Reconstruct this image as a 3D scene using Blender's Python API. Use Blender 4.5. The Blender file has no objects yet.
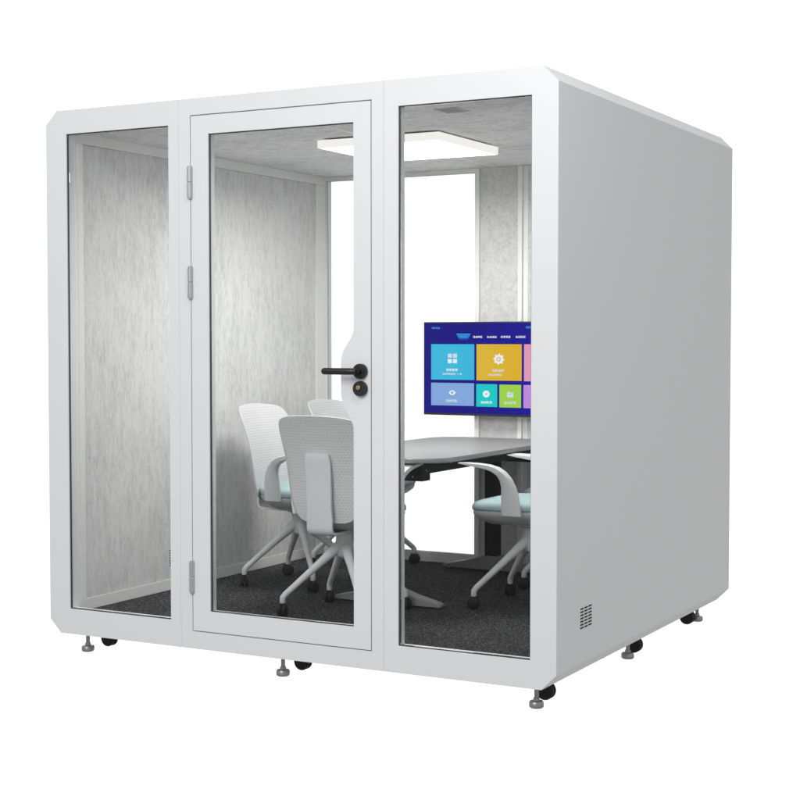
import bpy, bmesh, math, random
from mathutils import Vector, Matrix
random.seed(7)
S = bpy.context.scene
C = S.collection
R = math.radians

# ------------------------------------------------------------------ materials
def new_mat(name):
    m = bpy.data.materials.new(name); m.use_nodes = True
    nt = m.node_tree; nt.nodes.clear()
    out = nt.nodes.new('ShaderNodeOutputMaterial')
    return m, nt, out
def N(nt, kind, **kw):
    n = nt.nodes.new(kind)
    for k, v in kw.items(): setattr(n, k, v)
    return n
def principled(nt, out, col, rough=.5, spec=.5, metal=0.):
    p = N(nt, 'ShaderNodeBsdfPrincipled')
    p.inputs['Base Color'].default_value = (*col, 1)
    p.inputs['Roughness'].default_value = rough
    p.inputs['Specular IOR Level'].default_value = spec
    p.inputs['Metallic'].default_value = metal
    nt.links.new(p.outputs[0], out.inputs[0])
    return p
def noise(nt, vec, scale, detail=3., rough=.55):
    n = N(nt, 'ShaderNodeTexNoise'); n.inputs['Scale'].default_value = scale
    n.inputs['Detail'].default_value = detail; n.inputs['Roughness'].default_value = rough
    if vec is not None: nt.links.new(vec, n.inputs['Vector'])
    return n
def mapping(nt, scale, coord='Object'):
    tc = N(nt, 'ShaderNodeTexCoord'); mp = N(nt, 'ShaderNodeMapping')
    mp.inputs['Scale'].default_value = scale
    nt.links.new(tc.outputs[coord], mp.inputs['Vector'])
    return mp.outputs[0]
def ramp(nt, fac, stops):
    r = N(nt, 'ShaderNodeValToRGB'); e = r.color_ramp.elements
    while len(e) < len(stops): e.new(.5)
    for i, (p, c) in enumerate(stops):
        e[i].position = p; e[i].color = (*c, 1) if len(c) == 3 else c
    nt.links.new(fac, r.inputs[0]); return r.outputs[0]
def bump(nt, p, height, strength, dist=.002):
    b = N(nt, 'ShaderNodeBump'); b.inputs['Strength'].default_value = strength
    b.inputs['Distance'].default_value = dist
    nt.links.new(height, b.inputs['Height']); nt.links.new(b.outputs[0], p.inputs['Normal'])

def simple(name, col, rough=.45, spec=.4, metal=0., var=.04, scale=60., bstr=.04):
    """smooth finish with a faint unevenness of tone, gloss and surface"""
    m, nt, out = new_mat(name)
    p = principled(nt, out, col, rough, spec, metal)
    v = mapping(nt, (1, 1, 1))
    n = noise(nt, v, scale, 4)
    lo = tuple(c * (1 - var) for c in col); hi = tuple(min(1, c * (1 + var)) for c in col)
    nt.links.new(ramp(nt, n.outputs[0], [(.3, lo), (.7, hi)]), p.inputs['Base Color'])
    mr = N(nt, 'ShaderNodeMapRange'); mr.inputs[3].default_value = rough * .9; mr.inputs[4].default_value = min(1, rough * 1.1)
    nt.links.new(n.outputs[0], mr.inputs[0]); nt.links.new(mr.outputs[0], p.inputs['Roughness'])
    if bstr: bump(nt, p, n.outputs[0], bstr, .001)
    return m
def felt(name, stretch, dark, light, k=1.):
    m, nt, out = new_mat(name)
    p = principled(nt, out, light, .95, .1)
    v = mapping(nt, stretch)
    fine = noise(nt, v, 92, 6, .72); mid = noise(nt, v, 30, 3, .6)
    big = noise(nt, mapping(nt, (1, 1, 1)), 2.6, 2)
    a = N(nt, 'ShaderNodeMath', operation='MULTIPLY_ADD'); a.inputs[1].default_value = .55
    nt.links.new(fine.outputs[0], a.inputs[0])
    b = N(nt, 'ShaderNodeMath', operation='MULTIPLY'); b.inputs[1].default_value = .35
    nt.links.new(mid.outputs[0], b.inputs[0]); nt.links.new(b.outputs[0], a.inputs[2])
    c = N(nt, 'ShaderNodeMath', operation='MULTIPLY_ADD'); c.inputs[1].default_value = .16
    nt.links.new(big.outputs[0], c.inputs[0]); nt.links.new(a.outputs[0], c.inputs[2])
    md = tuple((d + l) / 2 for d, l in zip(dark, light))
    nt.links.new(ramp(nt, c.outputs[0], [(.36, dark), (.47, md), (.58, light)]), p.inputs['Base Color'])
    bump(nt, p, fine.outputs[0], .35, .003)
    return m

PAINT = simple('white_powder_coat', (.79, .795, .805), .55, .12, var=.008, scale=180, bstr=.03)
TRIM = simple('white_inner_trim', (.82, .82, .81), .5, .3, var=.015)
FELT_V = felt('vertical_grain_felt', (1.15, 1.15, .30), (.51, .512, .508), (.745, .748, .742))
FELT_N = felt('plain_grey_felt', (.8, .8, .8), (.48, .48, .475), (.68, .68, .67))
FELT_C = felt('ceiling_felt', (.5, 1.0, 1.0), (.48, .477, .47), (.84, .835, .825))
BLACK = simple('black_rubber', (.012, .012, .013), .6, .3, var=.15)
SEAL = simple('dark_seal', (.05, .05, .052), .6, .3, var=.1)
BLACKMETAL = simple('black_matt_metal', (.014, .014, .015), .38, .5, var=.1, scale=90)
STEEL = simple('brushed_steel', (.33, .33, .33), .36, .5, .9, var=.06, scale=120)
HINGE = simple('satin_aluminium', (.46, .47, .48), .38, .5, .45, var=.03, scale=120)
BRASS = simple('brass_keyway', (.72, .5, .25), .3, .5, .9, var=.05)
PLASTIC = simple('light_grey_plastic', (.66, .66, .67), .5, .35, var=.02, scale=140, bstr=.05)
PLASTIC_D = simple('grey_plastic_shell', (.44, .44, .45), .55, .3, var=.02, scale=140, bstr=.05)
def laminate():
    m, nt, out = new_mat('pale_grey_laminate')
    d = N(nt, 'ShaderNodeBsdfDiffuse'); g = N(nt, 'ShaderNodeBsdfGlossy'); g.inputs['Roughness'].default_value = .12
    n = noise(nt, mapping(nt, (1, 1, 1)), 240, 3)
    nt.links.new(ramp(nt, n.outputs[0], [(.3, (.255, .255, .26)), (.7, (.275, .275, .28))]), d.inputs[0])
    mx = N(nt, 'ShaderNodeMixShader'); mx.inputs[0].default_value = .13
    nt.links.new(d.outputs[0], mx.inputs[1]); nt.links.new(g.outputs[0], mx.inputs[2]); nt.links.new(mx.outputs[0], out.inputs[0])
    return m
TABLETOP = laminate()
GREYMETAL = simple('grey_coated_steel', (.40, .40, .41), .45, .4, var=.03)
DARKVENT = simple('vent_slot_black', (.02, .02, .02), .8, .1, var=.1)
VENTGREY = simple('grey_vent_plate', (.56, .56, .55), .6, .3, var=.05)

def fabric(name, col):
    m, nt, out = new_mat(name); p = principled(nt, out, col, .85, .2)
    n = noise(nt, mapping(nt, (1, 1, 1)), 420, 2)
    nt.links.new(ramp(nt, n.outputs[0], [(.3, tuple(c * .86 for c in col)), (.7, col)]), p.inputs['Base Color'])
    bump(nt, p, n.outputs[0], .4, .001); return m
CUSHION = fabric('pale_blue_fabric', (.40, .53, .54))
BLACKSTEEL = simple('black_coated_steel', (.010, .010, .011), .62, .2, var=.1, scale=90)
DARKSTEEL = simple('grey_coated_foot', (.22, .22, .225), .45, .35, var=.03)

def carpet_mat():
    m, nt, out = new_mat('charcoal_loop_carpet'); p = principled(nt, out, (.03, .03, .032), .95, .05)
    v = mapping(nt, (1, 1, 1))
    a = noise(nt, v, 190, 5, .85); b = noise(nt, mapping(nt, (1, .7, 1)), 120, 3, .7)
    mx = N(nt, 'ShaderNodeMath', operation='MULTIPLY_ADD'); mx.inputs[1].default_value = .45
    nt.links.new(b.outputs[0], mx.inputs[0])
    c = N(nt, 'ShaderNodeMath', operation='MULTIPLY'); c.inputs[1].default_value = .55
    nt.links.new(a.outputs[0], c.inputs[0]); nt.links.new(c.outputs[0], mx.inputs[2])
    nt.links.new(ramp(nt, mx.outputs[0], [(.40, (.005, .005, .006)), (.50, (.034, .034, .036)), (.60, (.17, .17, .175))]), p.inputs['Base Color'])
    bump(nt, p, a.outputs[0], .6, .004); return m
CARPET = carpet_mat()

def glass_mat():
    m, nt, out = new_mat('clear_glass')
    t = N(nt, 'ShaderNodeBsdfTransparent'); t.inputs[0].default_value = (.985, .988, .987, 1)
    g = N(nt, 'ShaderNodeBsdfGlossy'); g.inputs['Roughness'].default_value = .0
    f = N(nt, 'ShaderNodeFresnel'); f.inputs[0].default_value = 1.22
    mx = N(nt, 'ShaderNodeMixShader')
    nt.links.new(f.outputs[0], mx.inputs[0]); nt.links.new(t.outputs[0], mx.inputs[1]); nt.links.new(g.outputs[0], mx.inputs[2])
    nt.links.new(mx.outputs[0], out.inputs[0]); return m
GLASS = glass_mat()

def floor_mat():
    m, nt, out = new_mat('see_through_floor')  # made-up floor finish: see-through to stay white, takes almost no shadow
    t = N(nt, 'ShaderNodeBsdfTransparent'); t.inputs[0].default_value = (.99, .99, .99, 1)
    d = N(nt, 'ShaderNodeBsdfDiffuse'); d.inputs[0].default_value = (.8, .8, .8, 1)
    mx = N(nt, 'ShaderNodeMixShader'); mx.inputs[0].default_value = .03
    nt.links.new(t.outputs[0], mx.inputs[1]); nt.links.new(d.outputs[0], mx.inputs[2])
    nt.links.new(mx.outputs[0], out.inputs[0]); return m
FLOORM = floor_mat()

def glow(name, col, s):
    m, nt, out = new_mat(name)
    e = N(nt, 'ShaderNodeEmission'); e.inputs[0].default_value = (*col, 1); e.inputs[1].default_value = s
    nt.links.new(e.outputs[0], out.inputs[0]); return m
DIFFUSER = glow('lit_diffuser', (1., .988, .97), 7.0)
LAMPSIDE = glow('lit_lamp_edge', (1., .972, .925), .92)

def srgb(r, g, b):
    f = lambda c: c / 12.92 if c <= .04045 else ((c + .055) / 1.055) ** 2.4
    return tuple(f(c / 255) for c in (r, g, b))
def screen_mat(name, rgb, rgb2=None):
    m, nt, out = new_mat(name)
    e = N(nt, 'ShaderNodeEmission'); e.inputs[0].default_value = (*srgb(*rgb), 1); e.inputs[1].default_value = .95
    if rgb2:
        tc = N(nt, 'ShaderNodeTexCoord'); gr = N(nt, 'ShaderNodeTexGradient'); mp = N(nt, 'ShaderNodeMapping')
        mp.inputs['Location'].default_value = (.5, 0, 0); mp.inputs['Scale'].default_value = (2.2, 1, 1)
        nt.links.new(tc.outputs['Object'], mp.inputs[0]); nt.links.new(mp.outputs[0], gr.inputs[0])
        nt.links.new(ramp(nt, gr.outputs[0], [(0, srgb(*rgb)), (1, srgb(*rgb2))]), e.inputs[0])
    g = N(nt, 'ShaderNodeBsdfGlossy'); g.inputs['Roughness'].default_value = .15; g.inputs[0].default_value = (.008, .008, .008, 1)
    ad = N(nt, 'ShaderNodeAddShader')
    nt.links.new(e.outputs[0], ad.inputs[0]); nt.links.new(g.outputs[0], ad.inputs[1]); nt.links.new(ad.outputs[0], out.inputs[0])
    return m

def mesh_back_mat():
    """woven chair back: staggered rows of small slots, open to what is behind"""
    m, nt, out = new_mat('slotted_mesh_plastic')
    p = principled(nt, out, (.66, .66, .66), .6, .3)
    tc = N(nt, 'ShaderNodeTexCoord')
    br = N(nt, 'ShaderNodeTexBrick'); br.offset = .5; br.squash = 1
    br.inputs['Scale'].default_value = 1.; br.inputs['Brick Width'].default_value = .0145
    br.inputs['Row Height'].default_value = .0118; br.inputs['Mortar Size'].default_value = .0032
    br.inputs['Mortar Smooth'].default_value = .25
    nt.links.new(tc.outputs['UV'], br.inputs['Vector'])
    at = N(nt, 'ShaderNodeAttribute'); at.attribute_name = 'rim'     # 1 on the woven field, 0 on the solid rim
    ma = N(nt, 'ShaderNodeMath', operation='SUBTRACT'); ma.inputs[0].default_value = 1.
    nt.links.new(br.outputs['Fac'], ma.inputs[1])
    mu = N(nt, 'ShaderNodeMath', operation='MULTIPLY')
    nt.links.new(ma.outputs[0], mu.inputs[0]); nt.links.new(at.outputs['Fac'], mu.inputs[1])
    m2 = N(nt, 'ShaderNodeMath', operation='MULTIPLY'); m2.inputs[1].default_value = .17
    nt.links.new(mu.outputs[0], m2.inputs[0])
    t = N(nt, 'ShaderNodeBsdfTransparent'); mx = N(nt, 'ShaderNodeMixShader')
    nt.links.new(m2.outputs[0], mx.inputs[0]); nt.links.new(p.outputs[0], mx.inputs[1]); nt.links.new(t.outputs[0], mx.inputs[2])
    nt.links.new(mx.outputs[0], out.inputs[0])
    bump(nt, p, br.outputs['Fac'], .5, .002)
    return m
MESHBACK = mesh_back_mat()

# ------------------------------------------------------------------ mesh helpers
def box(bm, x0, x1, y0, y1, z0, z1, mi=0):
    vs = [bm.verts.new(p) for p in ((x0,y0,z0),(x1,y0,z0),(x1,y1,z0),(x0,y1,z0),(x0,y0,z1),(x1,y0,z1),(x1,y1,z1),(x0,y1,z1))]
    for f in ((3,2,1,0),(4,5,6,7),(0,1,5,4),(1,2,6,5),(2,3,7,6),(3,0,4,7)):
        bm.faces.new([vs[i] for i in f]).material_index = mi
def rings(bm, loops, cap=True, mi=0, closed=True):
    L = [[bm.verts.new(p) for p in l] for l in loops]; n = len(L[0])
    for a, b in zip(L, L[1:]):
        for i in range(n if closed else n - 1):
            j = (i + 1) % n
            bm.faces.new((a[i], a[j], b[j], b[i])).material_index = mi
    if cap:
        bm.faces.new(L[0][::-1]).material_index = mi; bm.faces.new(L[-1]).material_index = mi
def lathe(bm, prof, org, axis='Z', n=24, mi=0):
    loops = []
    for r, h in prof:
        l = []
        for i in range(n):
            a = 2 * math.pi * i / n; u, v = r * math.cos(a), r * math.sin(a)
            p = {'Z': (u, v, h), 'Y': (u, h, -v), 'X': (h, u, v)}[axis]
            l.append(Vector(org) + Vector(p))
        loops.append(l)
    rings(bm, loops, mi=mi)
def tube(bm, pts, radii, n=10, mi=0, flat=1.):
    pts = [Vector(p) for p in pts]; loops = []
    d0 = (pts[2] - pts[0]).normalized(); s = d0.cross(Vector((0, 0, 1))).normalized()
    for i, p in enumerate(pts):
        d = (pts[min(i + 1, len(pts) - 1)] - pts[max(i - 1, 0)]).normalized()
        s = (s - d * s.dot(d)).normalized(); t = s.cross(d).normalized()          # carried along, so no twist
        loops.append([p + s * radii[i] * math.cos(2*math.pi*k/n) + t * radii[i] * flat * math.sin(2*math.pi*k/n) for k in range(n)])
    rings(bm, loops, mi=mi)
def plate(bm, outer, holes, y0, y1, mi=0):
    """outline in x,z with holes, thick from y0 to y1"""
    edges = []
    for loop in [outer] + holes:
        vs = [bm.verts.new((x, y0, z)) for x, z in loop]
        for i in range(len(vs)): edges.append(bm.edges.new((vs[i], vs[(i + 1) % len(vs)])))
    r = bmesh.ops.triangle_fill(bm, use_beauty=True, use_dissolve=False, edges=edges)
    fs = [f for f in r['geom'] if isinstance(f, bmesh.types.BMFace)]
    ex = bmesh.ops.extrude_face_region(bm, geom=fs)
    for v in ex['geom']:
        if isinstance(v, bmesh.types.BMVert): v.co.y = y1
    for f in bm.faces: f.material_index = mi
def soften(bm, w, sel=None, seg=2):
    bmesh.ops.recalc_face_normals(bm, faces=bm.faces)
    bm.normal_update()
    es = [e for e in bm.edges if len(e.link_faces) == 2 and e.calc_face_angle(0) > R(35) and (sel is None or sel(e))]
    bmesh.ops.bevel(bm, geom=es, offset=w, segments=seg, affect='EDGES', profile=.6, clamp_overlap=True)
def obj(name, bm, mats, parent=None, smooth=False, angle=40):
    bmesh.ops.recalc_face_normals(bm, faces=bm.faces)
    me = bpy.data.meshes.new(name); bm.to_mesh(me); bm.free()
    for m in (mats if isinstance(mats, (list, tuple)) else [mats]): me.materials.append(m)
    if smooth:
        me.polygons.foreach_set('use_smooth', [True] * len(me.polygons))
        try: me.set_sharp_from_angle(angle=R(angle))
        except Exception: pass
    o = bpy.data.objects.new(name, me); C.objects.link(o)
    if parent is not None: o.parent = parent
    return o
def thing(name, label, cat, loc=(0, 0, 0), rz=0., group=None):
    o = bpy.data.objects.new(name, None); C.objects.link(o); o.empty_display_size = .1
    o.location = loc; o.rotation_euler = (0, 0, rz); o['label'] = label; o['category'] = cat
    if group: o['group'] = group
    return o
def boxes(name, lst, mat, parent, bev=.0015):
    bm = bmesh.new()
    for b in lst: box(bm, *b)
    if bev: soften(bm, bev)
    return obj(name, bm, mat, parent)
def rect(x0, x1, z0, z1): return [(x0, z0), (x1, z0), (x1, z1), (x0, z1)]

# ------------------------------------------------------------------ the meeting pod
HW, DEP, ZB, ZT, CH = 1.166, 2.139, .0915, 2.3, .0577
FL, CE = .170, 2.222            # inside floor slab, ceiling slab
IX = 1.069                      # inside half width
FD = .05                        # depth of the front and rear frames
pod = thing('office_pod', 'white soundproof office pod with chamfered edges, glazed front, glass door and grey felt lining', 'office pod', (0, 0, 0))

# shell
bm = bmesh.new()
plate(bm, [(-HW, ZT-CH), (-IX, ZT-CH), (-IX, CE), (IX, CE), (IX, ZT-CH), (HW, ZT-CH), (HW-CH, ZT), (-HW+CH, ZT)], [], FD, DEP-FD)
obj('roof', bm, PAINT, pod)
bm = bmesh.new()
plate(bm, [(-HW, ZB+CH), (-HW+CH, ZB), (HW-CH, ZB), (HW, ZB+CH), (IX, ZB+CH), (IX, FL), (-IX, FL), (-IX, ZB+CH)], [], FD, DEP-FD)
obj('base', bm, PAINT, pod)
sp = obj('side_panel', (lambda b: (box(b, IX, HW, FD, DEP-FD, ZB+CH, ZT-CH), b)[1])(bmesh.new()), PAINT, pod)
sp['label'] = 'plain white right side panel with a small slotted vent near the bottom'
sp2 = obj('side_panel', (lambda b: (box(b, -HW, -IX, FD, DEP-FD, ZB+CH, ZT-CH), b)[1])(bmesh.new()), PAINT, pod)
# slotted vents (outside right, inside left)
def vent(x, y0, y1, z0, z1, sgn, parent, cols=3, rows=7):
    bm = bmesh.new(); cw = (y1 - y0) / cols; rh = (z1 - z0) / rows
    for i in range(cols):
        for j in range(rows):
            a = y0 + cw * (i + .12); z = z0 + rh * (j + .28)
            box(bm, min(x, x + sgn * .0012), max(x, x + sgn * .0012), a, a + cw * .76, z, z + rh * .42)
    return obj('vent_slots', bm, DARKVENT, parent)
vent(HW, .222, .343, .274, .356, 1, sp)

# front face: left fixed bay, door bay, right fixed bay
S1, S2, SG = -.4745, .467, .0003
LG = (-1.057, -.526, .199, 2.200); RG = (.5285, 1.0645, .194, 2.201); DO = (-.418, .415, .162, 2.2335)
front_edge = lambda e: all(v.co.y < .001 for v in e.verts)
bm = bmesh.new()
plate(bm, [(-HW, ZB+CH), (-HW+CH, ZB), (S1-SG, ZB), (S1-SG, ZT), (-HW+CH, ZT), (-HW, ZT-CH)], [rect(*LG)], 0, FD)
soften(bm, .0008, front_edge); obj('front_frame', bm, PAINT, pod)
bm = bmesh.new()
plate(bm, [(S1+SG, ZB), (S2-SG, ZB), (S2-SG, ZT), (S1+SG, ZT)], [rect(*DO)], 0, FD)
soften(bm, .0007, front_edge); obj('door_frame', bm, PAINT, pod)
bm = bmesh.new()
plate(bm, [(HW, ZB+CH), (HW-CH, ZB), (S2+SG, ZB), (S2+SG, ZT), (HW-CH, ZT), (HW, ZT-CH)], [rect(*RG)], 0, FD)
soften(bm, .0008, front_edge); obj('front_frame', bm, PAINT, pod)
def ring_frame(bm, g, w, y0, y1):
    x0, x1, z0, z1 = g
    plate(bm, rect(x0, x1, z0, z1), [rect(x0+w, x1-w, z0+w, z1-w)], y0, y1)
def pane(g, parent, y=.0135, gm=SEAL, w=.003, g0=.006, g1=.0125):
    bm = bmesh.new(); box(bm, g[0]+.003, g[1]-.003, y, y+.006, g[2]+.003, g[3]-.003)
    o = obj('window', bm, GLASS, parent)
    bm = bmesh.new(); ring_frame(bm, (g[0]+.0003, g[1]-.0003, g[2]+.0003, g[3]-.0003), w, g0, g1); obj('gasket', bm, gm, o)
    return o
pane(LG, pod); pane(RG, pod)
# door stop seal behind the leaf
bm = bmesh.new()
plate(bm, rect(DO[0]+.0004, DO[1]-.0004, DO[2]+.0004, DO[3]-.0004), [rect(DO[0]+.02, DO[1]-.02, DO[2]+.02, DO[3]-.02)], .0425, .0495)
obj('door_seal', bm, SEAL, pod)
# door leaf
door = thing('door', '', '', (0, 0, 0)); del door['label']; del door['category']; door.parent = pod
bpy.data.objects.remove(door)
g = (-.3295, .3365, .2485, 2.155)
def rounded(pts, rads, seg=6):
    out = []; n = len(pts)
    for i in range(n):
        p = Vector(pts[i]); r = rads[i]
        if r == 0: out.append(tuple(p)); continue
        a = (Vector(pts[i-1]) - p).normalized(); b = (Vector(pts[(i+1) % n]) - p).normalized()
        for k in range(seg + 1):
            t = k / seg; out.append(tuple((p + a*r) * (1-t)**2 + p * 2*t*(1-t) + (p + b*r) * t*t))
    return out
opening = rounded([(g[0], g[2]), (g[1], g[2]), (g[1], 1.018), (.281, 1.108), (.281, 1.285), (g[1], 1.362), (g[1], g[3]), (g[0], g[3])], [0, 0, .025, .035, .035, .025, 0, 0])
bm = bmesh.new()
plate(bm, rect(-.4143, .4112, .166, 2.2295), [opening], 0., .042)
soften(bm, .0012, front_edge)
door = obj('door', bm, PAINT, pod)
bm = bmesh.new(); box(bm, g[0]-.004, g[1]+.004, .0145, .0205, g[2]-.004, g[3]+.004)
obj('door_glass', bm, GLASS, door)
bm = bmesh.new(); box(bm, g[0]+.0003, g[0]+.0033, .006, .0135, g[2]+.004, g[3]-.004); box(bm, g[0]+.0003, g[1]-.0003, .006, .0135, g[2]+.0003, g[2]+.0033); box(bm, g[0]+.0003, g[1]-.0003, .006, .0135, g[3]-.0033, g[3]-.0003)
obj('gasket', bm, SEAL, door)
for zc in (1.9665, 1.568, .383):
    bm = bmesh.new()
    for a, b in ((-.062, -.0015), (.0015, .062)):
        lathe(bm, [(.0095, a), (.0112, a+.002), (.0112, b-.002), (.0095, b)], (-.4165, -.004, zc), n=20)
    lathe(bm, [(.009, -.0655), (.009, .0655)], (-.4165, -.004, zc), n=16)
    obj('hinge', bm, HINGE, door, True)
# handle and lock
hx, hz = .3705, 1.2205
bm = bmesh.new()
lathe(bm, [(.0285, 0), (.0285, -.016), (.0265, -.019), (.0, -.019)][:3], (hx, -.0002, hz), 'Y', 36)
lathe(bm, [(.0115, -.018), (.0105, -.03), (.0105, -.046)], (hx, 0, hz), 'Y', 20)
pts = [(hx+.006, -.052, hz), (hx-.004, -.054, hz), (hx-.03, -.055, hz), (hx-.08, -.055, hz), (hx-.128, -.055, hz), (hx-.136, -.055, hz), (hx-.141, -.055, hz)]
tube(bm, pts, [.009, .0125, .0128, .0128, .0128, .011, .005], 18)
obj('handle', bm, BLACKMETAL, door, True, 35)
bm = bmesh.new()
lathe(bm, [(.0285, 0), (.0285, -.016), (.0265, -.019)], (hx, -.0002, hz-.0655), 'Y', 36)
lathe(bm, [(.0085, -.018), (.0085, -.0215), (.0072, -.0225)], (hx-.003, 0, hz-.0655+.004), 'Y', 18, 1)
box(bm, hx-.0042, hx-.0018, -.0228, -.0215, hz-.0655-.002, hz-.0655+.009, 2)
box(bm, hx-.0075, hx+.0015, -.0215, -.018, hz-.0655-.010, hz-.0655-.001, 2)
obj('lock', bm, [BLACKMETAL, BRASS, BLACK], door, True, 35)

# rear frame with the tall window
BG = (-1.050, -.151, .2, 2.196)
bm = bmesh.new()
plate(bm, [(-HW, ZB+CH), (-HW+CH, ZB), (HW-CH, ZB), (HW, ZB+CH), (HW, ZT-CH), (HW-CH, ZT), (-HW+CH, ZT), (-HW, ZT-CH)], [rect(*BG)], DEP-FD, DEP)
rf = obj('rear_frame', bm, PAINT, pod)
pane(BG, pod, 2.1005, GREYMETAL, .002, 2.0960, 2.0998)
bm = bmesh.new(); box(bm, -1.0685, 1.0685, FD, DEP-FD-.0005, FL+.0005, .177)
obj('carpet', bm, CARPET, pod)

# lining of the left wall: felt, rails and posts
boxes('felt_panel', [(-IX+.0003, -IX+.009, .106, 1.989, .228, 2.169)], FELT_V, pod)
boxes('inner_trim', [(-IX+.0003, -IX+.014, .0705, .1055, .2275, 2.1695), (-IX+.0003, -IX+.0125, FD+.0005, .0695, .2275, 2.1695),
                     (-IX+.0003, -IX+.014, 1.9895, 2.0885, .2275, 2.1695),
                     (-IX+.0003, -IX+.014, FD+.0005, 2.0885, 2.170, 2.2155), (-IX+.0003, -IX+.014, FD+.0005, 2.0885, .1775, .227)], TRIM, pod)
vent(-IX+.009, .690, .811, .284, .366, 1, pod)
# right wall lining
boxes('felt_panel', [(IX-.009, IX-.0003, .106, 1.989, .228, 2.169)], FELT_V, pod)
boxes('inner_trim', [(IX-.014, IX-.0003, FD+.0005, .1055, .2275, 2.1695), (IX-.014, IX-.0003, 1.9895, 2.0885, .2275, 2.1695),
                     (IX-.014, IX-.0003, FD+.0005, 2.0885, 2.170, 2.2155), (IX-.014, IX-.0003, FD+.0005, 2.0885, .1775, .227)], TRIM, pod)
# rear wall lining
boxes('felt_panel', [(-.1255, .0895, 2.080, 2.0887, .2315, 2.2155)], FELT_N, pod)
boxes('felt_panel', [(.1415, 1.0545, 2.080, 2.0887, .2315, 2.2155)], FELT_N, pod)
boxes('inner_trim', [(-.151, -.126, 2.066, 2.0887, .2315, 2.2155), (.090, .113, 2.066, 2.0887, .2315, 2.2155), (.1135, .141, 2.080, 2.0887, .2315, 2.2155),
                     (-1.0545, 1.0545, 2.066, 2.0887, .1775, .231), (-1.0545, -.1515, 2.078, 2.0887, 2.196, 2.2155)], TRIM, pod)
# ceiling lining
boxes('ceiling_panel', [(-1.0685, -.0485, FD+.0005, 2.0885, 2.216, CE-.0004)], FELT_C, pod, .001)
boxes('ceiling_panel', [(-.0275, 1.0685, FD+.0005, 2.0885, 2.216, CE-.0004)], FELT_C, pod, .001)
boxes('ceiling_strip', [(-.048, -.028, FD+.0005, 2.0885, 2.2145, CE-.0004)], TRIM, pod)
bm = bmesh.new(); box(bm, .565, .665, .215, .325, 2.213, 2.2158)
for k in range(6): box(bm, .573, .657, .222+.0175*k, .230+.0175*k, 2.2122, 2.2135, 1)
obj('ceiling_vent', bm, [VENTGREY, simple('vent_shade', (.38, .38, .375), .8, .1)], pod)

# feet and castors under the pod
for x in (-1.05, -.052, 1.045):
    for y in (.105, 1.07, 2.03):
        bm = bmesh.new()
        lathe(bm, [(.024, 0), (.0275, .004), (.0275, .019), (.0235, .0245), (.0125, .0265), (.0115, .036)], (x, y, 0), n=28)
        lathe(bm, [(.0085, .033), (.0085, ZB-.0005)], (x, y, 0), n=16)
        obj('levelling_foot', bm, STEEL, pod, True)
        yc = y + (.122 if y < 2 else -.105); xc = x + (.018 if x < 0 else -.014)
        bm = bmesh.new()
        for s in (-1, 1):
            lathe(bm, [(.012, s*.004), (.030, s*.004), (.034, s*.009), (.034, s*.016), (.029, s*.022), (.014, s*.024)], (xc, yc, .036), 'Y', 28)
        lathe(bm, [(.012, -.0045), (.012, .0045)], (xc, yc, .036), 'Y', 12)
        box(bm, xc-.017, xc+.017, yc-.0035, yc+.0035, .04, .078); box(bm, xc-.025, xc+.025, yc-.025, yc+.025, .0785, ZB-.0006)
        obj('castor', bm, BLACK, pod, True)

# ------------------------------------------------------------------ ceiling light
lt = thing('ceiling_light', 'square white LED panel glowing under the felt ceiling of the pod', 'ceiling light', (.0375, 1.005, 2.172))
w, d, h = .2975, .2925, .0345
bm = bmesh.new()
plate(bm, rect(-w, w, -d, d), [rect(-w+.008, w-.008, -d+.008, d-.008)], 0, h)
bmesh.ops.transform(bm, matrix=Matrix(((1,0,0,0),(0,0,1,0),(0,1,0,0),(0,0,0,1))), verts=bm.verts)
soften(bm, .001); obj('frame', bm, LAMPSIDE, lt)
bm = bmesh.new(); box(bm, -w+.0085, w-.0085, -d+.0085, d-.0085, .0006, .006); obj('diffuser', bm, DIFFUSER, lt)
bm = bmesh.new(); box(bm, -w+.0085, w-.0085, -d+.0085, d-.0085, h-.006, h-.0005); box(bm, -w+.06, w-.06, -d+.06, d-.06, h, .0438); obj('mounting_plate', bm, TRIM, lt)

ld = bpy.data.lights.new('led_panel', 'AREA'); ld.shape = 'SQUARE'; ld.size = .56; ld.energy = 18.5; ld.color = (1, .992, .98); ld.spread = R(171)
lo = bpy.data.objects.new('led_panel', ld); C.objects.link(lo); lo.parent = lt; lo.location = (0, 0, -.0012)     # the lamp's own downward light
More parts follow.
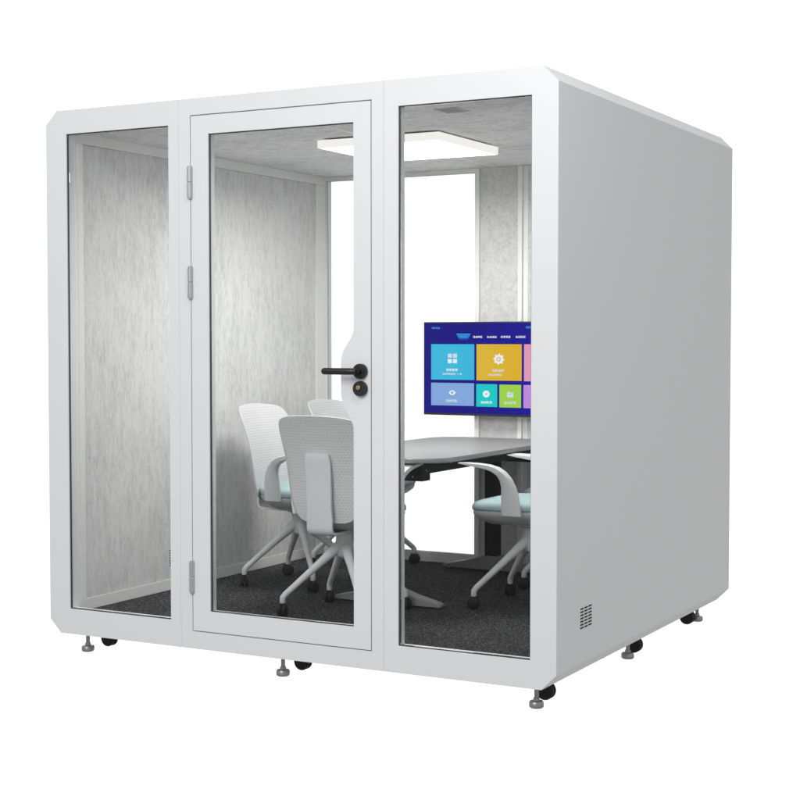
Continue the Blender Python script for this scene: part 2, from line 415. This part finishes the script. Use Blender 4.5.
# ------------------------------------------------------------------ wall screen
tv = thing('wall_screen', 'flat wall-mounted screen showing a blue menu of coloured tiles on the rear felt wall', 'screen', (0, 2.004, 0))
tx0, tx1, tz0, tz1 = -.412, .440, .952, 1.431
bm = bmesh.new(); box(bm, tx0, tx1, 0, .042, tz0, tz1); soften(bm, .003); obj('bezel', bm, BLACKMETAL, tv)
bm = bmesh.new(); box(bm, -.12, .12, .0425, .0755, 1.05, 1.33); obj('wall_bracket', bm, BLACKMETAL, tv)
def PX(zx): return -.410 + (zx - 150) / 477 * .612
def PZ(zy): return 1.431 - (zy - 142) / 412 * .479
scr = [screen_mat('screen_blue', (22, 16, 130), (26, 20, 152)), screen_mat('tile_cyan', (62, 190, 228), (40, 170, 214)), screen_mat('tile_yellow', (226, 192, 62), (226, 176, 36)),
       screen_mat('tile_pink', (232, 158, 190)), screen_mat('tile_periwinkle', (134, 172, 226)), screen_mat('tile_teal', (24, 206, 204)), screen_mat('tile_green', (160, 216, 74)),
       screen_mat('tile_violet', (198, 142, 228)), screen_mat('screen_white', (240, 246, 250)), screen_mat('tab_blue', (40, 130, 232)), screen_mat('menu_cyan', (60, 170, 215)), screen_mat('soft_white', (215, 226, 236)), screen_mat('tab_mid', (36, 96, 208)), screen_mat('tab_low', (30, 58, 178))]
bm = bmesh.new()
def flat(x0, x1, z0, z1, mi, y): box(bm, x0, x1, y, y+.0006, z0, z1, mi)
def tile(a, b, c, d_, mi, y=-.0016): flat(PX(a), PX(b), PZ(d_), PZ(c), mi, y)
flat(tx0+.004, tx1-.004, tz0+.011, tz1-.007, 0, -.0008)
tile(183, 375, 240, 397, 1); tile(385, 580, 240, 398, 2); tile(590, 786, 240, 399, 3)
tile(183, 374, 411, 511, 4); tile(384, 475, 414, 513, 5); tile(485, 578, 415, 514, 6); tile(588, 786, 415, 515, 7)
def glyphs(zx, zy, n, size, mi, gap=1.12):
    """illegible little written signs, as blurred as on the photographed screen"""
    for k in range(n):
        a = zx + k * size * gap; s = size
        rows = random.sample([.02, .26, .5, .74], 3)
        for r in rows: tile(a, a + s*.92, zy + s*r, zy + s*(r + .15), mi, -.0026)
        for c in random.sample([.05, .4, .72], 2): tile(a + s*c, a + s*(c + .17), zy, zy + s*.92, mi, -.0028)
glyphs(186, 165, 4, 8.2, 10); glyphs(598, 163, 5, 9, 10); glyphs(720, 164, 4, 9, 10)
# highlighted tab
def prism(pts, mi, y):
    vs = [bm.verts.new((PX(a), y, PZ(b))) for a, b in pts]; ws = [bm.verts.new((PX(a), y+.0006, PZ(b))) for a, b in pts]
    n = len(pts); bm.faces.new(vs).material_index = mi; bm.faces.new(ws[::-1]).material_index = mi
    for i in range(n): bm.faces.new((vs[i], ws[i], ws[(i+1) % n], vs[(i+1) % n])).material_index = mi
prism([(296, 195), (358, 195), (353, 207), (302, 207)], 9, -.0016); prism([(302, 207.2), (353, 207.2), (349, 215), (306, 215)], 12, -.0016); prism([(306, 215.2), (349, 215.2), (345, 222), (310, 222)], 13, -.0016)
tile(296, 358, 194, 197, 10, -.0024)
glyphs(310, 205, 4, 8.2, 10)
for a, n in ((370, 4), (432, 4), (491, 4), (555, 4), (620, 4), (684, 4)): glyphs(a, 204, n, 9.4, 8)
glyphs(252, 348, 4, 12, 8, 1.1); glyphs(236, 367, 6, 9, 11, 1.08); tile(300, 306, 371, 373, 11, -.0026); tile(312, 320, 368, 374, 11, -.0026)
glyphs(454, 349, 4, 12, 11, 1.1); glyphs(437, 369, 6, 9, 11, 1.08)
glyphs(250, 484, 4, 12, 11, 1.1); glyphs(404, 488, 4, 11.5, 8, 1.1); glyphs(506, 488, 4, 12, 11, 1.1); glyphs(660, 349, 4, 12, 8, 1.1); glyphs(660, 486, 4, 12, 8, 1.1)
for a, b in ((258, 282), (281, 282), (258, 306), (281, 306)): tile(a, a+18, b, b+18, 11 if b < 300 else 8, -.0026)
def poly(cx, cy, r, n, mi, y, squash=1.):
    prism([(cx + r*math.cos(2*math.pi*k/n), cy + r*squash*math.sin(2*math.pi*k/n)) for k in range(n)], mi, y)
gp = []
for k in range(32):
    a = 2*math.pi*k/32; r = 24 if (k % 4) in (0, 1) else 18.5
    gp.append((482 + r*math.cos(a), 305 + r*math.sin(a)))
prism(gp, 8, -.0026); poly(482, 305, 9.5, 20, 2, -.0034); poly(482, 305, 5.5, 16, 8, -.0042)
prism([(262, 454), (269, 446), (278, 442.5), (287, 446), (294, 454), (287, 462), (278, 465.5), (269, 462)], 8, -.0026); poly(278, 454, 5.5, 14, 4, -.0034)
poly(428, 457, 15, 20, 8, -.0026); poly(429, 457, 6, 14, 11, -.0034); poly(429, 457, 3, 10, 5, -.0042)
tile(518, 545, 449, 470, 11, -.0026); tile(522, 532, 445, 450, 11, -.0026); tile(524, 540, 454, 457, 6, -.0034)
poly(688, 305, 20, 24, 8, -.0026); poly(688, 454, 13, 20, 8, -.0026)
obj('display', bm, scr, tv)

# ------------------------------------------------------------------ table
tb = thing('meeting_table', 'long pale grey meeting table with rounded corners, black underframe and grey T-shaped feet', 'table', (.01, 1.35, .177))
def rrect(x, y, r, seg=8):
    pts = []
    for cx, cy, a0 in ((x-r, y-r, 0), (-x+r, y-r, 90), (-x+r, -y+r, 180), (x-r, -y+r, 270)):
        for k in range(seg + 1):
            a = R(a0 + 90*k/seg); pts.append((cx + r*math.cos(a), cy + r*math.sin(a)))
    return pts
bm = bmesh.new()
rings(bm, [[(x*s, y*s, z) for x, y in rrect(.345, .705, .16)] for s, z in ((.97, .641), (.997, .643), (1, .646), (1, .6605), (.9985, .663))])
obj('tabletop', bm, TABLETOP, tb, True, 50)
bm = bmesh.new()
for s in (-1, 1): box(bm, s*.195-.014, s*.195+.014, -.545, .59, .585, .6405)
for y in (-.56, .605): box(bm, -.21, .21, y-.014, y+.014, .556, .6405)
for s in (-1, 1): box(bm, s*.2115-.0015, s*.2115+.0015, -.575, -.50, .556, .640)
for s in (-1, 1):
    for yy, zz in ((-.535, .60), (-.30, .618), (.2, .618), (.5, .60)): lathe(bm, [(.006, 0), (.006, s*.003), (.004, s*.0045)], (s*.2095, yy, zz), 'X', 10, 1)
for yy, zz in ((-.5765, .575), (-.5765, .61)):
    lathe(bm, [(.006, .002), (.006, -.002), (.004, -.0035)], (.17, yy, zz), 'Y', 10, 1)
soften(bm, .001); obj('underframe', bm, [BLACKSTEEL, STEEL], tb)
for y in (-.49, .595):
    bm = bmesh.new(); box(bm, -.031, .035, y-.03, y+.03, .0785, .5555 if y > 0 else .6405); soften(bm, .004); obj('leg', bm, BLACKSTEEL, tb)
    bm = bmesh.new()
    loops = []
    for x, w_, t in ((-.27, .022, .018), (-.255, .028, .023), (-.14, .036, .048), (-.045, .044, .077), (.045, .044, .077), (.14, .036, .048), (.255, .028, .023), (.27, .022, .018)):
        loops.append([(x, y-w_, .0085), (x, y+w_, .0085), (x, y+w_, t-.004), (x, y+w_-.006, t), (x, y-w_+.006, t), (x, y-w_, t-.004)])
    rings(bm, loops)
    for s in (-1, 1): lathe(bm, [(.014, .0005), (.014, .0082)], (s*.245, y, 0), n=14)
    obj('foot', bm, DARKSTEEL, tb)

# ------------------------------------------------------------------ chairs
def lerp(x, xs, ys):
    if x <= xs[0]: return ys[0]
    for i in range(len(xs) - 1):
        if x <= xs[i+1]:
            t = (x - xs[i]) / (xs[i+1] - xs[i]); t = t*t*(3-2*t) if False else t
            return ys[i] + (ys[i+1] - ys[i]) * t
    return ys[-1]
def cr(x, xs, ys):
    """smooth curve through points"""
    x = max(xs[0], min(xs[-1], x))
    for i in range(len(xs) - 1):
        if x <= xs[i+1]:
            def m(k):
                if k == 0: return (ys[1]-ys[0])/(xs[1]-xs[0])
                if k == len(xs)-1: return (ys[-1]-ys[-2])/(xs[-1]-xs[-2])
                return (ys[k+1]-ys[k-1])/(xs[k+1]-xs[k-1])
            h = xs[i+1]-xs[i]; t = (x-xs[i])/h
            return (2*t**3-3*t*t+1)*ys[i] + (t**3-2*t*t+t)*h*m(i) + (-2*t**3+3*t*t)*ys[i+1] + (t**3-t*t)*h*m(i+1)
def back_f(h): return cr(h, [.40, .48, .56, .64, .72, .80, .86], [-.168, -.178, -.186, -.200, -.222, -.254, -.284])
def make_chair():
    ch = thing('swivel_chair', 'placeholder', 'chair', (0, 0, 0), 0, 'mesh-back chairs round the meeting table')
    # backrest
    bm = bmesh.new(); uv = bm.loops.layers.uv.new('UVMap'); nu, nv = 28, 44
    rim = bm.verts.layers.float.new('rim')
    WH = [.405, .412, .425, .445, .50, .58, .66, .74, .79, .82, .838, .848, .853]
    WW = [.098, .120, .139, .155, .176, .186, .192, .199, .200, .195, .184, .166, .136]
    V = []
    for j in range(nv + 1):
        t = j / nv; h0 = .405 + .448 * (.5 - .5*math.cos(math.pi*t))
        row = []
        for i in range(nu + 1):
            u = -1 + 2*i/nu; wd = cr(h0, WH, WW); x = u*wd
            h1 = h0 - .016*(x/.19)**2 * max(0, (t-.3)/.7)
            y = back_f(h1) + .05*(x/.19)**2
            v = bm.verts.new((x, y, h1)); row.append((v, x, h1))
            edge = min(wd - abs(x), h0 - .405, .853 - h0)
            v[rim] = max(0., min(1., (edge - .006) / .007))
        V.append(row)
    for j in range(nv):
        for i in range(nu):
            q = (V[j][i], V[j][i+1], V[j+1][i+1], V[j+1][i])
            f = bm.faces.new([a[0] for a in q])
            for l, a in zip(f.loops, q): l[uv].uv = (a[1] + .5, a[2])
    b = obj('backrest', bm, MESHBACK, ch, True, 180)
    md = b.modifiers.new('thickness', 'SOLIDIFY'); md.thickness = .006; md.offset = 0
    # support bracket behind the back, bending under the seat
    bm = bmesh.new(); loops = []
    for h, half in ((.695, .045), (.692, .056), (.66, .060), (.60, .0595), (.54, .058), (.48, .058), (.42, .060), (.385, .061)):
        y = back_f(max(h, .41)) - lerp(h, [.38, .45, .60, .695], [.030, .026, .016, .006])
        loops.append([(-half, y-.005, h), (-half*.6, y-.009, h), (half*.6, y-.009, h), (half, y-.005, h), (half, y+.005, h), (half*.6, y+.002, h), (-half*.6, y+.002, h), (-half, y+.005, h)])
    yb = loops[-1][1][1]
    for k in range(1, 5):
        a = R(90*k/4); cy, cz, r = yb+.035, .385, .035
        y, z = cy - r*math.cos(a), cz - r*math.sin(a); ny, nz = -math.cos(a), -math.sin(a); half = .061
        P = lambda s, o: (s, y + ny*(o-.002), z + nz*(o-.002))
        loops.append([P(-half, -.002), P(-half*.6, .002), P(half*.6, .002), P(half, -.002), P(half, -.012), P(half*.6, -.009), P(-half*.6, -.009), P(-half, -.012)])
    half = .055; z = .35
    for yy in (-.10, -.02, .05):
        loops.append([(-half, yy, z+.002), (-half*.6, yy, z-.002), (half*.6, yy, z-.002), (half, yy, z+.002), (half, yy, z+.012), (half*.6, yy, z+.009), (-half*.6, yy, z+.009), (-half, yy, z+.012)])
    rings(bm, loops); obj('back_support', bm, PLASTIC, ch, True, 50)
    # cushion and shell
    def sell(sx, y0, y1, n=44, e=3.4):
        cy, sy = (y0+y1)/2, (y1-y0)/2; out = []
        for k in range(n):
            a = 2*math.pi*k/n; c, s = math.cos(a), math.sin(a)
            out.append((sx*math.copysign(abs(c)**(2/e), c), cy + sy*math.copysign(abs(s)**(2/e), s)))
        return out
    def droop(y): return -.016*max(0, (y-.12)/.13)**2 + .006*max(0, (-.08-y)/.1)
    bm = bmesh.new(); base = [(x*(.66 + .34*min(1, max(0, (y+.175)/.2))), y) for x, y in sell(.228, -.175, .234)]
    L = []
    for s, z in ((.96, .432), (.99, .435), (1, .442), (1, .450), (.985, .460), (.95, .467), (.86, .472), (.6, .4735), (.25, .473)):
        L.append([(x*s, .0375 + (y-.0375)*s, z + droop(.0375+(y-.0375)*s)) for x, y in base])
    rings(bm, L); obj('seat_cushion', bm, CUSHION, ch, True, 60)
    bm = bmesh.new(); L = []
    for s, z in ((.975, .4315), (.982, .422), (.955, .408), (.85, .388), (.66, .369), (.42, .360), (.2, .359)):
        L.append([(x*s, .0375 + (y-.0375)*s - (1-s)*.03, z + droop(y)*.9*s) for x, y in base])
    rings(bm, L); obj('seat_shell', bm, PLASTIC_D, ch, True, 60)
    # armrests
    outer = [(-.046, .417), (-.045, .452), (-.040, .500), (-.030, .542), (-.012, .578), (.014, .606), (.045, .624), (.085, .634), (.135, .6385), (.185, .6395), (.229, .638)]
    inner = [(.040, .417), (.041, .452), (.037, .500), (.034, .540), (.037, .568), (.050, .590), (.074, .606), (.106, .6155), (.146, .6215), (.188, .6275), (.229, .6345)]
    for s in (-1, 1):
        bm = bmesh.new(); loops = []
        for i, ((a, b_), (c, d_)) in enumerate(zip(outer, inner)):
            t = i / (len(outer) - 1); half = .011 + .013*min(1, max(0, (t-.25)/.35)) - (.010*max(0, (t-.85)/.15))
            xc = s*(.224 + .030*min(1, t/.45)); o_ = Vector((a, b_)); n_ = Vector((c, d_)); e = (n_ - o_)*.16
            prof = [(-half, n_-e), (-half*.55, n_), (half*.55, n_), (half, n_-e), (half, o_+e), (half*.55, o_), (-half*.55, o_), (-half, o_+e)]
            loops.append([(xc + p, q.x, q.y) for p, q in prof])
        rings(bm, loops); obj('armrest', bm, PLASTIC, ch, True, 50)
    # column, four splayed legs on castors
    bm = bmesh.new()
    lathe(bm, [(.018, .235), (.034, .25), (.038, .29), (.036, .325), (.044, .345), (.06, .3485)], (0, 0, 0), n=24)
    obj('column', bm, PLASTIC, ch, True, 50)
    for sx in (-1, 1):
        for sy in (-1, 1):
            bm = bmesh.new(); P = lambda r_, z: (sx*r_, sy*r_, z)
            tube(bm, [P(.006, .300), P(.03, .272), P(.075, .219), (sx*.120, sy*.120, .166), P(.160, .118), P(.181, .093), P(.189, .080), P(.190, .060), P(.190, .056)],
                 [.025, .0225, .0168, .0142, .0128, .0126, .0126, .0122, .0105], 12, flat=1.05)
            lg = obj('leg', bm, PLASTIC, ch, True, 60)
            bm = bmesh.new(); o_ = Vector((sx*.19, sy*.19, .0275)); a = random.uniform(0, math.pi)
            for s in (-1, 1):
                lathe(bm, [(.008, s*.003), (.024, s*.003), (.0272, s*.006), (.0272, s*.014), (.022, s*.0185), (.01, s*.0195)], (0, 0, 0), 'X', 22)
            lathe(bm, [(.009, -.0035), (.009, .0035)], (0, 0, 0), 'X', 10)
            box(bm, -.0026, .0026, -.02, .02, -.004, .027); lathe(bm, [(.007, .02), (.007, .03)], (0, 0, 0), 'Z', 10)
            bmesh.ops.transform(bm, matrix=Matrix.Translation(o_) @ Matrix.Rotation(a, 4, 'Z'), verts=bm.verts)
            obj('castor', bm, BLACK, lg, True)
    return ch
def dup(root):
    r = root.copy(); C.objects.link(r)
    for c in list(root.children):
        k = c.copy(); C.objects.link(k); k.parent = r
        for g_ in list(c.children):
            q = g_.copy(); C.objects.link(q); q.parent = k
    return r
proto = make_chair()
spots = [(-.043, .572, 0, 'light grey mesh-back chair with its back to the glass door'),
         (-.622, 1.135, -90, 'light grey mesh-back chair by the left felt wall, the one nearer the front glass'),
         (-.63, 1.765, -90, 'light grey mesh-back chair in the far left corner beside the tall rear window'),
         (.590, 1.108, 90, 'chair with pale blue seat and curved armrest behind the right front glass panel'),
         (.572, 1.685, 90, 'mostly hidden chair nearest the wall screen, an armrest tip showing below the tabletop')]
for i, (x, y, a, lab) in enumerate(spots):
    c = proto if i == 0 else dup(proto)
    c.location = (x, y, .177); c.rotation_euler = (0, 0, R(a)); c['label'] = lab

# ------------------------------------------------------------------ invented see-through floor, lets the white background show through
bm = bmesh.new(); vs = [bm.verts.new(p) for p in ((-30, -30, -.0015), (30, -30, -.0015), (30, 30, -.0015), (-30, 30, -.0015))]; bm.faces.new(vs)
fo = obj('floor', bm, FLOORM); fo['kind'] = 'structure'

# ------------------------------------------------------------------ camera
cam = bpy.data.cameras.new('camera'); co = bpy.data.objects.new('camera', cam); C.objects.link(co)
co.location = (3.2048, -4.9153, 1.3375); yaw, pitch = .4974, -.0397
co.rotation_euler = (math.pi/2 + pitch, 0, yaw)
cam.sensor_width = 36; cam.lens = 36 * 1506.5 / 800; cam.clip_end = 200; cam.clip_start = .05
S.camera = co

# ------------------------------------------------------------------ studio: white backdrop, dim room, one large soft lamp
W = bpy.data.worlds.new('World'); S.world = W; W.use_nodes = True
nt = W.node_tree; nt.nodes.clear()
out = N(nt, 'ShaderNodeOutputWorld'); bg = N(nt, 'ShaderNodeBackground')
tc = N(nt, 'ShaderNodeTexCoord'); dot = N(nt, 'ShaderNodeVectorMath', operation='DOT_PRODUCT')
ax = Vector((-math.sin(yaw), math.cos(yaw), -.08)).normalized(); dot.inputs[1].default_value = ax
nrm = N(nt, 'ShaderNodeVectorMath', operation='NORMALIZE')
nt.links.new(tc.outputs['Generated'], nrm.inputs[0]); nt.links.new(nrm.outputs[0], dot.inputs[0])
mr = N(nt, 'ShaderNodeMapRange', interpolation_type='SMOOTHSTEP')
mr.inputs[1].default_value = math.cos(R(62)); mr.inputs[2].default_value = math.cos(R(34))
mr.inputs[3].default_value = 0.; mr.inputs[4].default_value = 1.
nt.links.new(dot.outputs['Value'], mr.inputs[0])
sx = N(nt, 'ShaderNodeSeparateXYZ'); nt.links.new(nrm.outputs[0], sx.inputs[0])
rz = N(nt, 'ShaderNodeMapRange', interpolation_type='SMOOTHSTEP')           # dim room: darker low down, lighter overhead
rz.inputs[1].default_value = -.6; rz.inputs[2].default_value = .5; rz.inputs[3].default_value = .29; rz.inputs[4].default_value = .65
nt.links.new(sx.outputs['Z'], rz.inputs[0])
mixs = N(nt, 'ShaderNodeMix'); mixs.inputs[3].default_value = 1.28
nt.links.new(mr.outputs[0], mixs.inputs[0]); nt.links.new(rz.outputs[0], mixs.inputs[2])
nt.links.new(mixs.outputs[0], bg.inputs['Strength']); bg.inputs[0].default_value = (1, 1, 1, 1)
nt.links.new(bg.outputs[0], out.inputs[0])

def area(name, loc, target, size, power, col=(1, 1, 1)):
    l = bpy.data.lights.new(name, 'AREA'); l.shape = 'SQUARE'; l.size = size; l.energy = power; l.color = col
    o = bpy.data.objects.new(name, l); C.objects.link(o); o.location = loc
    o.rotation_euler = (Vector(target) - Vector(loc)).to_track_quat('-Z', 'Y').to_euler(); return o
area('key_softbox', (1.85, -1.3, 3.1), (.9, .2, 1.6), .8, 12.5, (.985, .99, 1.))
area('fill_softbox', (.1, -5.2, 4.0), (0, 0, 1.0), 2.2, 150, (.985, .99, 1.))

S.render.engine = 'CYCLES'
S.cycles.use_denoising = True
S.cycles.max_bounces = 12; S.cycles.transparent_max_bounces = 24; S.cycles.diffuse_bounces = 5
S.cycles.sample_clamp_indirect = 6
S.view_settings.view_transform = 'Standard'; S.view_settings.look = 'None'; S.view_settings.gamma = 1; S.view_settings.exposure = 0
